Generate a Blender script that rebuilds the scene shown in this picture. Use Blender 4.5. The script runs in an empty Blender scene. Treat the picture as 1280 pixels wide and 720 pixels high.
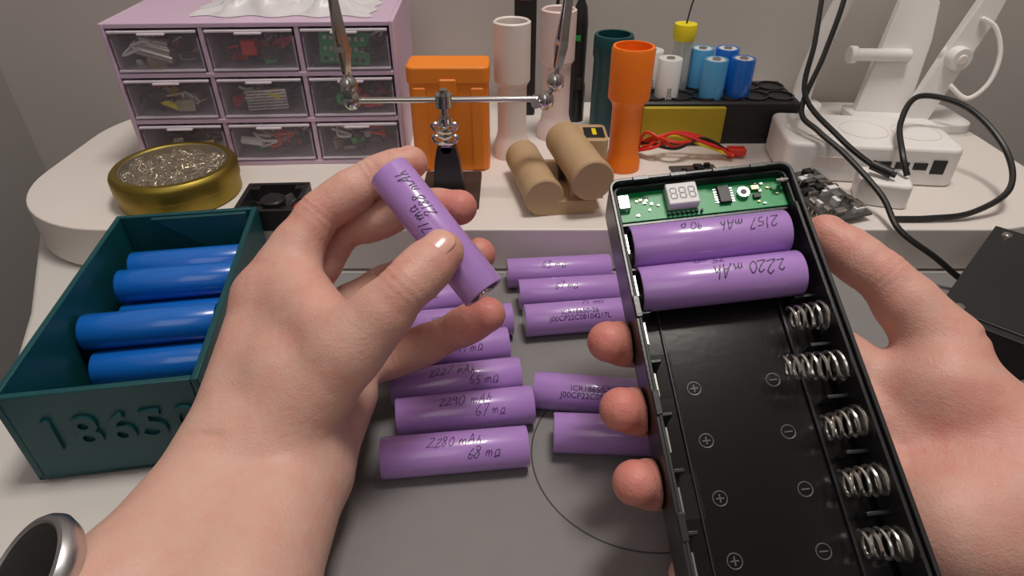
import bpy, bmesh, math, random
import numpy as np
from mathutils import Vector, Matrix
random.seed(7)
S=0.001
sc=bpy.context.scene
try:
    sc.view_settings.view_transform='Standard'
except Exception: pass

# ---------------------------------------------------------------- materials
def lin(c):
    return tuple(((x/255)/12.92 if x/255<=0.04045 else ((x/255+0.055)/1.055)**2.4) for x in c)
def mat(name,rgb,rough=.5,metal=0,bump=0,bscale=200,var=0,vscale=20,alpha=1,spec=.5,coat=0,trans=0,sss=0,emit=None):
    m=bpy.data.materials.new(name); m.use_nodes=True
    nt=m.node_tree; b=nt.nodes['Principled BSDF']
    c=lin(rgb)+(1,)
    b.inputs['Base Color'].default_value=c
    b.inputs['Roughness'].default_value=rough
    b.inputs['Metallic'].default_value=metal
    b.inputs['Alpha'].default_value=alpha
    b.inputs['Specular IOR Level'].default_value=spec
    b.inputs['Coat Weight'].default_value=coat
    b.inputs['Coat Roughness'].default_value=.08
    b.inputs['Transmission Weight'].default_value=trans
    if sss:
        b.inputs['Subsurface Weight'].default_value=sss
        b.inputs['Subsurface Radius'].default_value=(1,.35,.2)
        b.inputs['Subsurface Scale'].default_value=.003
    if emit:
        b.inputs['Emission Color'].default_value=lin(emit[0])+(1,)
        b.inputs['Emission Strength'].default_value=emit[1]
    tc=nt.nodes.new('ShaderNodeTexCoord')
    if var:
        n=nt.nodes.new('ShaderNodeTexNoise'); n.inputs['Scale'].default_value=vscale; n.inputs['Detail'].default_value=5
        nt.links.new(tc.outputs['Object'],n.inputs['Vector'])
        mr=nt.nodes.new('ShaderNodeMapRange'); mr.inputs['From Min'].default_value=.3; mr.inputs['From Max'].default_value=.7
        mr.inputs['To Min'].default_value=1-var; mr.inputs['To Max'].default_value=1+var
        nt.links.new(n.outputs['Fac'],mr.inputs['Value'])
        h=nt.nodes.new('ShaderNodeHueSaturation'); h.inputs['Color'].default_value=c
        nt.links.new(mr.outputs['Result'],h.inputs['Value'])
        nt.links.new(h.outputs['Color'],b.inputs['Base Color'])
    if bump:
        n=nt.nodes.new('ShaderNodeTexNoise'); n.inputs['Scale'].default_value=bscale; n.inputs['Detail'].default_value=4
        nt.links.new(tc.outputs['Object'],n.inputs['Vector'])
        bp=nt.nodes.new('ShaderNodeBump'); bp.inputs['Strength'].default_value=bump; bp.inputs['Distance'].default_value=.0005
        nt.links.new(n.outputs['Fac'],bp.inputs['Height'])
        nt.links.new(bp.outputs['Normal'],b.inputs['Normal'])
    return m
M={}
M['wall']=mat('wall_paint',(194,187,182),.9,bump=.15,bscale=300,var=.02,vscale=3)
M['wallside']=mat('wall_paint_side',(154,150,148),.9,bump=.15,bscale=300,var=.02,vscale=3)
M['floor']=mat('floor_laminate',(120,100,85),.6,var=.1,vscale=6)
M['desk']=mat('desk_white',(208,204,200),.45,bump=.05,bscale=500,var=.01)
M['mat']=mat('desk_mat_gray',(130,127,127),.75,bump=.25,bscale=1500,var=.03,vscale=60)
M['matline']=mat('mat_line',(72,70,70),.7)
M['riser']=mat('riser_white',(226,218,212),.4,var=.01)
M['purple']=mat('cell_wrap_purple',(177,136,208),.28,coat=.5,var=.015,vscale=50)
M['blue']=mat('cell_wrap_blue',(20,104,198),.25,coat=.5,var=.02,vscale=50)
M['lblue']=mat('cell_wrap_lightblue',(80,158,208),.3,coat=.3)
M['whitewrap']=mat('cell_wrap_white',(225,225,225),.3,coat=.3)
M['metal']=mat('nickel',(205,203,198),.22,1,var=.05,vscale=200)
M['chrome']=mat('chrome',(200,198,195),.18,1)
M['spring']=mat('spring_steel',(225,222,216),.25,1)
M['ink']=mat('marker_ink',(50,38,72),.5)
M['ring']=mat('insulator_ring',(60,55,70),.6)
M['black']=mat('black_plastic',(36,36,38),.3,bump=.1,bscale=900,var=.1,vscale=40)
M['blackgloss']=mat('black_plastic_gloss',(17,17,18),.18,bump=.06,bscale=300)
M['blackmatte']=mat('black_matte',(30,30,31),.5,bump=.2,bscale=900)
M['tape']=mat('clear_tape',(60,60,60),.12,alpha=.25)
M['teal']=mat('teal_pla',(8,72,78),.42,bump=.3,bscale=600,var=.05,vscale=60)
M['darkteal']=mat('darkteal_pla',(12,70,76),.4,bump=.2,bscale=600)
M['orange']=mat('orange_pla',(246,124,20),.45,bump=.15,bscale=700,var=.03,vscale=40)
M['orange2']=mat('orange_silicone',(240,136,34),.5,var=.03,vscale=40)
M['tan']=mat('tan_pla',(184,154,118),.6,bump=.35,bscale=700,var=.04,vscale=60)
M['whitepla']=mat('white_pla',(232,222,216),.5,bump=.1,bscale=700)
M['pinkpla']=mat('pinkwhite_pla',(228,208,204),.5,bump=.1,bscale=700)
M['white']=mat('white_plastic',(238,235,233),.35)
M['lilac']=mat('lilac_plastic',(206,180,204),.4,var=.02)
M['drawer']=mat('drawer_clear',(208,200,210),.2,alpha=.13)
M['drawerback']=mat('drawer_clear_inner',(208,196,210),.3,alpha=.5)
M['drawerlip']=mat('drawer_lip',(228,218,228),.3,alpha=.85)
M['gold']=mat('gold_tin',(160,140,66),.45,1,var=.05,vscale=60)
M['brass']=mat('brass_wool',(190,165,130),.3,1)
M['wool']=mat('metal_wool',(190,174,150),.4,1)
M['woolbase']=mat('metal_wool_bed',(120,100,78),.5,.7,bump=1,bscale=900,var=.4,vscale=900)
M['lid']=mat('tin_lid_clear',(225,220,210),.1,alpha=.12)
M['pcb']=mat('pcb_green',(8,146,80),.4,var=.12,vscale=150)
M['solder']=mat('solder',(215,215,215),.3,1)
M['chip']=mat('chip',(28,28,30),.45)
M['led']=mat('display_white',(222,220,222),.5)
M['ledoff']=mat('display_seg',(140,135,140),.5)
M['pcbgray']=mat('pcb_black',(70,70,68),.5,var=.3,vscale=300)
M['red']=mat('red_wire',(215,45,30),.45)
M['green']=mat('green_part',(40,165,80),.5)
M['yellow']=mat('yellow_cap',(235,215,30),.45)
M['olive']=mat('olive_card',(178,158,30),.6)
M['glass']=mat('clear_tube',(225,232,225),.08,alpha=.35)
M['cable']=mat('black_cable',(26,25,25),.45)
M['bag']=mat('plastic_bag',(228,226,228),.35,alpha=.85)
M['brown']=mat('brown_plate',(60,44,36),.6)
M['silver']=mat('watch_steel',(200,200,203),.28,1)
M['screen']=mat('watch_glass',(10,10,12),.05)
M['nail']=mat('nail',(220,168,154),.3,coat=.3,sss=.1)
M['ledred']=mat('led_digits',(255,110,150),.5,emit=((255,110,150),1.5))
M['chrome2']=mat('moulded_mark',(92,92,92),.35)

def skin_material():
    m=bpy.data.materials.new('skin'); m.use_nodes=True; nt=m.node_tree; b=nt.nodes['Principled BSDF']
    at=nt.nodes.new('ShaderNodeAttribute'); at.attribute_name='tint'
    tc=nt.nodes.new('ShaderNodeTexCoord')
    n=nt.nodes.new('ShaderNodeTexNoise'); n.inputs['Scale'].default_value=110; n.inputs['Detail'].default_value=8; n.inputs['Roughness'].default_value=.6
    nt.links.new(tc.outputs['Object'],n.inputs['Vector'])
    r=nt.nodes.new('ShaderNodeMapRange'); r.inputs['From Min'].default_value=.3; r.inputs['From Max'].default_value=.7; r.inputs['To Min'].default_value=-.1; r.inputs['To Max'].default_value=.24
    nt.links.new(n.outputs['Fac'],r.inputs['Value'])
    ad=nt.nodes.new('ShaderNodeMath'); ad.operation='ADD'; ad.use_clamp=True
    nt.links.new(at.outputs['Fac'],ad.inputs[0]); nt.links.new(r.outputs['Result'],ad.inputs[1])
    mx=nt.nodes.new('ShaderNodeMix'); mx.data_type='RGBA'
    mx.inputs['A'].default_value=lin((212,171,155))+(1,); mx.inputs['B'].default_value=lin((206,118,108))+(1,)
    nt.links.new(ad.outputs[0],mx.inputs['Factor']); nt.links.new(mx.outputs['Result'],b.inputs['Base Color'])
    b.inputs['Roughness'].default_value=.5
    b.inputs['Specular IOR Level'].default_value=.4
    b.inputs['Subsurface Weight'].default_value=.12
    b.inputs['Subsurface Radius'].default_value=(1,.35,.2); b.inputs['Subsurface Scale'].default_value=.003
    v=nt.nodes.new('ShaderNodeTexVoronoi'); v.inputs['Scale'].default_value=1000
    nt.links.new(tc.outputs['Object'],v.inputs['Vector'])
    n2=nt.nodes.new('ShaderNodeTexNoise'); n2.inputs['Scale'].default_value=200; n2.inputs['Detail'].default_value=6; n2.inputs['Roughness'].default_value=.55
    nt.links.new(tc.outputs['Object'],n2.inputs['Vector'])
    a2=nt.nodes.new('ShaderNodeMath'); a2.operation='MULTIPLY_ADD'; a2.inputs[1].default_value=.3
    nt.links.new(v.outputs['Distance'],a2.inputs[0]); nt.links.new(n2.outputs['Fac'],a2.inputs[2])
    bp=nt.nodes.new('ShaderNodeBump'); bp.inputs['Strength'].default_value=.45; bp.inputs['Distance'].default_value=.0008
    nt.links.new(a2.outputs[0],bp.inputs['Height']); nt.links.new(bp.outputs['Normal'],b.inputs['Normal'])
    return m
M['skin']=skin_material()

# ---------------------------------------------------------------- mesh builder (mm)
class B:
    def __init__(s): s.v=[];s.f=[];s.mi=[];s.mats=[]
    def m(s,k):
        if k not in s.mats: s.mats.append(k)
        return s.mats.index(k)
    def add(s,vs,fs,k,X=None):
        o=len(s.v)
        for p in vs:
            p=Vector(p)
            if X is not None: p=X@p
            s.v.append(p)
        i=s.m(k)
        for f in fs: s.f.append([a+o for a in f]); s.mi.append(i)
        return s
    def box(s,c,d,k,rz=0,X=None,ch=0):
        x,y,z=[a/2 for a in d]
        if ch>0:
            ch=min(ch,x*.98,y*.98,z*.98)
            bm=bmesh.new()
            for sx in(-1,1):
                for sy in(-1,1):
                    for sz in(-1,1):
                        bm.verts.new((sx*(x-ch),sy*(y-ch),sz*z)); bm.verts.new((sx*(x-ch),sy*y,sz*(z-ch))); bm.verts.new((sx*x,sy*(y-ch),sz*(z-ch)))
            bmesh.ops.convex_hull(bm,input=bm.verts)
            bmesh.ops.dissolve_limit(bm,angle_limit=.01,verts=bm.verts,edges=bm.edges)
            bm.verts.index_update()
            vs=[v.co.copy() for v in bm.verts]; fs=[[v.index for v in f.verts] for f in bm.faces]; bm.free()
        else:
            vs=[(a,b_,c_) for a in(-x,x) for b_ in(-y,y) for c_ in(-z,z)]
            fs=[(0,1,3,2),(4,6,7,5),(0,4,5,1),(2,3,7,6),(0,2,6,4),(1,5,7,3)]
        T=Matrix.Translation(c)@Matrix.Rotation(rz,4,'Z')
        if X is not None: T=X@T
        return s.add(vs,fs,k,T)
    def lathe(s,prof,k,X=None,seg=32):
        vs=[];fs=[];rows=[]
        for r,z in prof:
            if r<=1e-6: rows.append([len(vs)]); vs.append((0,0,z))
            else:
                rows.append(list(range(len(vs),len(vs)+seg)))
                for i in range(seg):
                    a=2*math.pi*i/seg; vs.append((r*math.cos(a),r*math.sin(a),z))
        for a,b_ in zip(rows,rows[1:]):
            for i in range(seg):
                j=(i+1)%seg
                if len(a)==1 and len(b_)==1: continue
                if len(a)==1: fs.append((a[0],b_[j],b_[i]))
                elif len(b_)==1: fs.append((a[i],a[j],b_[0]))
                else: fs.append((a[i],a[j],b_[j],b_[i]))
        return s.add(vs,fs,k,X)
    def cyl(s,a,b_,r,k,r2=None,seg=24,X=None):
        a=Vector(a);b_=Vector(b_);d=b_-a;L=d.length
        T=Matrix.Translation(a)@d.to_track_quat('Z','Y').to_matrix().to_4x4()
        if X is not None:T=X@T
        r2=r if r2 is None else r2
        return s.lathe([(0,0),(r,0),(r2,L),(0,L)],k,T,seg)
    def sweep(s,pts,r,k,X=None,seg=8,smooth=True,sub=8,closed=False):
        P=[Vector(p) for p in pts]
        if smooth and len(P)>2:
            Q=[]
            n=len(P)
            for i in range(n-1):
                p0=P[max(i-1,0)];p1=P[i];p2=P[i+1];p3=P[min(i+2,n-1)]
                for j in range(sub):
                    t=j/sub
                    Q.append(.5*((2*p1)+(-p0+p2)*t+(2*p0-5*p1+4*p2-p3)*t*t+(-p0+3*p1-3*p2+p3)*t**3))
            Q.append(P[-1]); P=Q
        vs=[];fs=[]
        t=(P[1]-P[0]).normalized(); u=t.orthogonal().normalized()
        n=len(P)
        for i,p in enumerate(P):
            t2=(P[min(i+1,n-1)]-P[max(i-1,0)])
            if t2.length<1e-9: t2=t
            t2=t2.normalized()
            u=(u-t2*u.dot(t2))
            u=u.normalized() if u.length>1e-6 else t2.orthogonal().normalized()
            w=t2.cross(u); rr=r[min(i,len(r)-1)] if isinstance(r,(list,tuple)) else r
            for j in range(seg):
                a=2*math.pi*j/seg; vs.append(p+(u*math.cos(a)+w*math.sin(a))*rr)
            t=t2
        for i in range(n-1):
            for j in range(seg):
                j2=(j+1)%seg
                fs.append((i*seg+j,i*seg+j2,(i+1)*seg+j2,(i+1)*seg+j))
        fs.append(tuple(range(seg-1,-1,-1))); fs.append(tuple((n-1)*seg+j for j in range(seg)))
        return s.add(vs,fs,k,X)
    def prism(s,poly,z0,z1,k,X=None):
        n=len(poly)
        vs=[(x,y,z0) for x,y in poly]+[(x,y,z1) for x,y in poly]
        fs=[tuple(range(n-1,-1,-1)),tuple(range(n,2*n))]+[(i,(i+1)%n,n+(i+1)%n,n+i) for i in range(n)]
        return s.add(vs,fs,k,X)
    def obj(s,name,parent=None,bevel=0,ang=35,mw=None,origin=None):
        me=bpy.data.meshes.new(name)
        o0=Vector(origin) if origin else Vector((0,0,0))
        me.from_pydata([(p-o0)*S for p in s.v],[],s.f)
        for k in s.mats: me.materials.append(M[k])
        for p,i in zip(me.polygons,s.mi): p.material_index=i; p.use_smooth=True
        me.validate(); me.update()
        bm=bmesh.new(); bm.from_mesh(me); bmesh.ops.recalc_face_normals(bm,faces=bm.faces); bm.to_mesh(me); bm.free()
        me.set_sharp_from_angle(angle=math.radians(ang))
        o=bpy.data.objects.new(name,me); sc.collection.objects.link(o)
        if parent: o.parent=parent
        if mw is not None: o.matrix_world=mw
        elif origin: o.location=o0*S
        if bevel:
            b=o.modifiers.new('bevel','BEVEL'); b.width=bevel*S; b.segments=3; b.limit_method='ANGLE'; b.angle_limit=math.radians(50)
        return o
def rrect(w,h,r,n=8,cx=0,cy=0):
    out=[]
    for (sx,sy,a0) in((1,1,0),(-1,1,90),(-1,-1,180),(1,-1,270)):
        for i in range(n+1):
            a=math.radians(a0+90*i/n); out.append((cx+sx*(w/2-r)+r*math.cos(a),cy+sy*(h/2-r)+r*math.sin(a)))
    return out
def empty(name,loc=(0,0,0)):
    e=bpy.data.objects.new(name,None); sc.collection.objects.link(e); e.location=Vector(loc)*S; e.empty_display_size=.02
    return e
def rotX(a): return Matrix.Rotation(a,4,'X')
def rotY(a): return Matrix.Rotation(a,4,'Y')
def rotZ(a): return Matrix.Rotation(a,4,'Z')
def T(*a): return Matrix.Translation(a)

# ---------------------------------------------------------------- room
b=B(); b.box((20,640,300),(1500,80,2300),'wall'); b.obj('wall_back')
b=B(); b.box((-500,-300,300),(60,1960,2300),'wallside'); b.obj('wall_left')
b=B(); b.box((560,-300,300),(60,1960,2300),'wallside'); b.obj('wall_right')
b=B(); b.box((20,-300,-790),(1500,1960,100),'floor'); b.obj('floor')
b=B(); b.box((20,-300,1480),(1500,1960,60),'wall'); b.obj('ceiling')

# desk
e=empty('desk')
b=B(); b.prism([(398,592),(-360,592),(-366,500),(-362,440),(-335,390),(-292,310),(-262,240),(-246,180),(-242,100),(-242,-110),(398,-110)],-26,-2,'desk'); b.obj('tabletop',e,bevel=3)
b=B()
for x,y in((-215,-80),(-330,560),(370,-80),(370,560)): b.box((x,y,-383),(40,40,714),'desk')
b.obj('legs',e,bevel=2)
b=B(); b.prism(rrect(480,450,12,cx=118,cy=125),-2,0,'mat')
ring=[(59+50*math.cos(2*math.pi*i/96),199+50*math.sin(2*math.pi*i/96),.05) for i in range(97)]
b.sweep(ring,.35,'matline',seg=6,smooth=False)
b.obj('desk_mat')

# riser
b=B()
b.prism(rrect(730,236,85,n=14,cx=20,cy=472),0,30,'riser')
for x in(-280,320):
    for y in(440,560): b.box((x,y,-1),(30,20,2),'blackmatte')
b.obj('desk_shelf_riser',bevel=4)

# ---------------------------------------------------------------- cells
def cell_b(wrap,R=9.25,L=65):
    b=B(); X=rotY(math.pi/2); h=L/2
    b.lathe([(6.9,h-.25),(8.2,h),(R-.35,h-.05),(R,h-.6),(R,-h+.6),(R-.35,-h+.05),(8.3,-h),(7.4,-h+.2)],wrap,X,40)
    b.lathe([(0,-h+.15),(7.5,-h+.15)],'metal',X,40)
    b.lathe([(0,h+.5),(3.0,h+.5),(3.3,h+.3),(3.4,h-.4)],'metal',X,32)
    b.lathe([(3.3,h-.45),(7.2,h-.35)],'whitewrap' if wrap!='purple' else 'ring',X,32)
    return b
def label(parent,text,size,u0,phi,flip=False,seed=0,R=9.25,name='label',shear=.25,mk='ink',sx=1.0):
    cu=bpy.data.curves.new('t','FONT'); cu.body=text; cu.size=size; cu.shear=shear; cu.align_x='CENTER'; cu.align_y='CENTER'; cu.space_line=.85; cu.resolution_u=3
    to=bpy.data.objects.new('t',cu); sc.collection.objects.link(to)
    dg=bpy.context.evaluated_depsgraph_get(); dg.update()
    me=bpy.data.meshes.new_from_object(to.evaluated_get(dg)); bpy.data.objects.remove(to)
    bm=bmesh.new(); bm.from_mesh(me)
    bmesh.ops.triangulate(bm,faces=bm.faces)
    for _ in range(2):
        ed=[x for x in bm.edges if x.calc_length()>1.0]
        if ed: bmesh.ops.subdivide_edges(bm,edges=ed,cuts=1)
    for v in bm.verts:
        u,w=v.co.x*sx,v.co.y
        if flip: u,w=-u,-w
        a=phi+w/R
        v.co=Vector((u0+u,(R+.16)*math.sin(a),(R+.16)*math.cos(a)))*S
    bm.to_mesh(me); bm.free(); me.materials.clear(); me.materials.append(M[mk])
    o=bpy.data.objects.new(name,me); sc.collection.objects.link(o); o.parent=parent
    return o
GL={
'0':(.62,[[(.3,1),(.05,.7),(.08,.2),(.3,0),(.5,.3),(.48,.8),(.28,1)]]),
'1':(.4,[[(.22,1),(.2,.5),(.14,0)]]),
'2':(.68,[[(.06,.78),(.25,1),(.48,.82),(.36,.45),(.04,.03),(.3,.02),(.62,.08)]]),
'3':(.6,[[(.08,.9),(.3,1),(.45,.8),(.2,.55),(.46,.35),(.3,.02),(.04,.1)]]),
'4':(.62,[[(.3,1),(.05,.4),(.5,.42)],[(.42,.8),(.34,0)]]),
'5':(.6,[[(.5,1),(.15,.95),(.1,.6),(.4,.55),(.42,.15),(.05,.02)]]),
'6':(.6,[[(.42,1),(.1,.5),(.1,.1),(.35,.02),(.45,.3),(.12,.4)]]),
'7':(.6,[[(.05,.95),(.5,1),(.28,.4),(.18,0)]]),
'8':(.6,[[(.42,.85),(.2,1),(.12,.75),(.4,.35),(.28,0),(.06,.2),(.4,.7),(.44,.88)]]),
'9':(.6,[[(.45,.85),(.2,1),(.08,.7),(.3,.55),(.46,.85),(.38,0)]]),
'm':(.75,[[(.02,.5),(.04,.02)],[(.04,.3),(.18,.55),(.28,.4),(.28,.02)],[(.28,.3),(.44,.55),(.54,.4),(.56,.02)]]),
'A':(.7,[[(0,0),(.2,.55),(.34,1),(.42,.5),(.5,0)],[(.1,.35),(.52,.42)]]),
'h':(.55,[[(.16,1),(.06,0)],[(.08,.3),(.26,.5),(.34,.3),(.38,.02)]]),
'W':(.85,[[(0,.04),(.2,.02),(.06,.3),(.2,.62),(.42,.6),(.52,.3),(.36,.02),(.62,.06)]]),
' ':(.45,[]),
}
def hand(parent,text,size,u0,phi,flip=False,seed=0,R=9.25,lw=.34,name='handwriting'):
    rnd=random.Random(seed*13+5); V=[];F=[]
    lines=text.split('\n')
    wid=max(sum(GL[c][0] for c in l) for l in lines)*size
    for li,l in enumerate(lines):
        x=-wid/2; base=-li*size*1.25+(len(lines)-1)*size*.62-size*.5
        for c in l:
            adv,st=GL[c]; sz=size*rnd.uniform(.84,1.16); dy=rnd.uniform(-.4,.4); sl=.25+rnd.uniform(-.1,.13)
            for s_ in st:
                P=[Vector((x+px*sz+sl*py*sz+rnd.uniform(-.2,.2),base+dy+py*sz+rnd.uniform(-.2,.2))) for px,py in s_]
                Q=[];n=len(P)
                for i in range(n-1):
                    p0=P[max(i-1,0)];p1=P[i];p2=P[i+1];p3=P[min(i+2,n-1)]
                    for j in range(5):
                        t=j/5; Q.append(.5*((2*p1)+(-p0+p2)*t+(2*p0-5*p1+4*p2-p3)*t*t+(-p0+3*p1-3*p2+p3)*t**3))
                Q.append(P[-1])
                o=len(V)
                for i,q in enumerate(Q):
                    d=(Q[min(i+1,len(Q)-1)]-Q[max(i-1,0)]); d=d.normalized() if d.length>1e-6 else Vector((1,0))
                    nn=Vector((-d.y,d.x))*lw*.5*(1 if 0<i<len(Q)-1 else .6)*(.75+.5*math.sin(i*.7+seed)**2)
                    for w_ in (q+nn,q-nn):
                        u,w=w_.x,w_.y
                        if flip:u,w=-u,-w
                        a=phi+w/R; V.append(Vector((u0+u,(R+.12)*math.sin(a),(R+.12)*math.cos(a)))*S)
                for i in range(len(Q)-1): F.append((o+2*i,o+2*i+1,o+2*i+3,o+2*i+2))
            x+=adv*sz
    me=bpy.data.meshes.new(name); me.from_pydata(V,[],F); me.materials.append(M['ink'])
    o=bpy.data.objects.new(name,me); sc.collection.objects.link(o); o.parent=parent
    return o
def cell_between(p,q,wrap='purple',name='battery_cell',z=9.35,keep='r',roll=0):
    p=Vector((p[0],p[1],0));q=Vector((q[0],q[1],0)); d=(q-p).normalized()
    c=(q-d*32.5) if keep=='r' else (p+d*32.5)
    a=math.atan2(d.y,d.x)
    return cell_b(wrap).obj(name,mw=T(c.x*S,c.y*S,z*S)@rotZ(a)@rotX(roll))
desk_cells=[((-57,189),(7,196),"2280 mAh\n        68 mW",'h','r'),
((-53,213),(10,222),"2290 mAh\n        67 mW",'h','r'),
((-58,233),(4,243),"2227 mAh\n         65 mW",'h','r'),
((-59,257),(-2,267),"2234 mAh\n       71 mW",'h','r'),
((-54,281),(0,289),"ICR18650-26\nJ00CP22C08104217L",'p','r'),
((-74,299),(-28,311),"    69 mW",'h','r'),
((-3,335),(62,341),"63 mW",'h','l'),
((4,312),(63,318),"67 mW",'h','l'),
((7,287),(62,294),"ICR18650-26\nJ00CP22C08104217L",'p','l'),
((11,232),(62,226),"ICR18650-2600\nJ00CP22C051217684",'p','l'),
((19,204),(64,202),"",'h','l')]
for i,(p,q,t,kd,kp) in enumerate(desk_cells):
    o=cell_between(p,q,keep=kp)
    if t:
        if kd=='h': hand(o,t,4.7,4 if kp=='r' else -4,-.48,seed=i)
        else: label(o,t,4.0,-2,-.75,seed=i,shear=0)
    if i==8: hand(o,"71 mW",4.2,6,.15,seed=5)

# held cell
HC0=Vector((-51.9,248.4,119.5)); HC1=Vector((-10.7,212.4,81.6))
c=(HC0+HC1)/2; d=(HC1-HC0).normalized()
HA=c-d*32.6; HB=c+d*32.6
view=(Vector((0,0,235))-c).normalized()
z=(view-d*view.dot(d)).normalized(); y=z.cross(d)
mw=Matrix(((d.x,y.x,z.x,c.x*S),(d.y,y.y,z.y,c.y*S),(d.z,y.z,z.z,c.z*S),(0,0,0,1)))
held=cell_b('purple').obj('battery_cell',mw=mw)
hand(held,"71 mW\n  2188 mAh",4.6,-12,.05,True,1)

# ---------------------------------------------------------------- teal box
e=empty('storage_box'); e.matrix_world=T(-.182,.266,0)@rotZ(math.radians(9))
b=B(); w,dp,h,t=80,153,50,3
b.box((0,0,1.5),(w,dp,3),'teal')
b.box((-w/2+t/2,0,h/2),(t,dp,h),'teal'); b.box((w/2-t/2,0,h/2),(t,dp,h),'teal')
b.box((0,-dp/2+t/2,h/2),(w-2*t,t,h),'teal'); b.box((0,dp/2-t/2,h/2),(w-2*t,t,h),'teal')
b.add([(-20,dp/2-3,49),(34,dp/2-3,49),(34,dp/2-3,5),(-20,dp/2-6,49),(34,dp/2-6,49),(34,dp/2-6,5)],[(0,1,2),(3,5,4),(0,3,4,1),(1,4,5,2),(2,5,3,0)],'darkteal')
b.obj('box_body',e,bevel=.6)
cu=bpy.data.curves.new('t','FONT'); cu.body='18650'; cu.size=24; cu.extrude=1.2; cu.align_x='CENTER'; cu.align_y='CENTER'; cu.offset=.5; cu.space_character=1.15
to=bpy.data.objects.new('t',cu); sc.collection.objects.link(to); dg=bpy.context.evaluated_depsgraph_get(); dg.update()
me=bpy.data.meshes.new_from_object(to.evaluated_get(dg)); bpy.data.objects.remove(to); me.materials.clear(); me.materials.append(M['teal'])
tt=bpy.data.objects.new('raised_lettering',me); sc.collection.objects.link(tt); tt.parent=e
tt.matrix_local=T(0.003,-.0768,.0265)@rotX(math.pi/2)@Matrix.Diagonal((S*.98,S,S,1))
R9=rotZ(math.radians(9))
for ly,z,dx in [(-18,12.5,1),(2,12.5,-1),(22,12.5,2),(42,12.5,0),(-8,29.0,-2.5),(32,29,2)]:
    c=R9@Vector((dx,ly,0))+Vector((-182,266,0))
    cell_b('blue').obj('blue_battery_cell',mw=T(c.x*S,c.y*S,z*S)@R9)
c=R9@Vector((3,51,0))+Vector((-182,266,0)); cell_b('blue').obj('blue_battery_cell',mw=T(c.x*S,c.y*S,.0287)@R9)

# ---------------------------------------------------------------- battery case (power bank shell)
X=Vector((78,5,7)).normalized(); Yd=Vector((50,114,42))-Vector((41,250,114)); Yd=(Yd-X*Yd.dot(X)).normalized(); Y=-Yd; Z=X.cross(Y)
CX,CY,CZ=np.array(X),np.array(Y),np.array(Z)
TL=Vector((40.5,250,114.5))
CW=Matrix(((X.x,Y.x,Z.x,TL.x*S),(X.y,Y.y,Z.y,TL.y*S),(X.z,Y.z,Z.z,TL.z*S),(0,0,0,1)))
case=empty('battery_case'); case.matrix_world=CW
W_,L_=78,186
b=B()
def ringprism(b,w,l,r,t,z0,z1,k):
    po=rrect(w,l,r,cx=w/2,cy=-l/2); pi=rrect(w-2*t,l-2*t,max(r-t,.5),cx=w/2,cy=-l/2); n=len(po)
    vs=[(x,y,z0) for x,y in po]+[(x,y,z1) for x,y in po]+[(x,y,z0) for x,y in pi]+[(x,y,z1) for x,y in pi]
    fs=[]
    for i in range(n):
        j=(i+1)%n
        fs+= [(i,j,n+j,n+i),(2*n+j,2*n+i,3*n+i,3*n+j),(n+i,n+j,3*n+j,3*n+i),(j,i,2*n+i,2*n+j)]
    b.add(vs,fs,k)
ringprism(b,W_,L_,5,1.6,-22,0,'black')
b.prism(rrect(W_-1,L_-1,4.5,cx=W_/2,cy=-L_/2),-22,-20,'blackgloss')
b.obj('shell',case,bevel=.4)
b=B()
ringprism(b,W_-4,L_-4,3.5,1.2,-19,-3,'blackmatte')
for v in b.v: v.x+=2; v.y-=2
slots=[28.5,48,68.7,89.5,110,131,152,173]
for i,t_ in enumerate(slots):
    yb=-(t_+10.3)
    b.box((70.5,yb,-15),(8,1.4,8),'black'); b.box((6,yb,-15),(5,1.4,10),'black')
b.box((39,-18.5,-14),(72,1.4,12),'black')
b.box((75,-100,-9),(1.4,160,16),'black')
b.box((63,-118,-19.2),(1.2,128,1.6),'black')
b.box((13,-118,-19.2),(.8,128,1.0),'black')
for t_ in (60,98,140): b.box((1.6,-t_,.3),(2.4,9,1.2),'black')
for x in (14,30,48,64): b.box((x,-1.2,.2),(7,2,1.0),'black')
b.obj('inner_rails',case,bevel=.25)
b=B(); b.box((10,-82,-19.75),(9,18,.15),'tape'); b.box((10,-128,-19.75),(9,16,.15),'tape'); b.obj('tape_strips',case)
b=B()
def markc(x,y,plus):
    b.sweep([(x+2.6*math.cos(2*math.pi*i/24),y+2.6*math.sin(2*math.pi*i/24),-19.9) for i in range(25)],.22,'chrome2',seg=5,smooth=False)
    b.box((x,y,-19.85),(3.0,.45,.3),'chrome2')
    if plus: b.box((x,y,-19.85),(.45,3.0,.3),'chrome2')
for i,t_ in enumerate(slots[3:]):
    markc(21,-t_+1,True); markc(52,-t_+1,False)
b.obj('polarity_marks',case)
b=B()
for i,t_ in enumerate(slots[2:]):
    x0=60 if i!=1 else 52; x1=75; n=150; turns=5 if i!=1 else 7
    pts=[]
    for j in range(n+1):
        f=j/n; a=2*math.pi*turns*f; r=4.1+1.4*f
        pts.append((x0+(x1-x0)*f,-t_+r*math.cos(a)+ (1-f)*2*math.sin(i*2.1),-7.5+r*math.sin(a)))
    b.sweep(pts,.66,'spring',seg=6,smooth=False)
for t_ in slots:
    b.box((4.2,-t_,-11),(.6,9,9),'metal')
    if t_>60: b.box((74.4,-t_,-11),(.5,10,10),'metal')
b.obj('contact_springs',case)
b=B()
b.box((39,-10.3,-8),(71,14.5,1.4),'pcb')
b.box((30.5,-9.2,-4.6),(13,10.5,5.2),'led',ch=.4)
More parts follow.
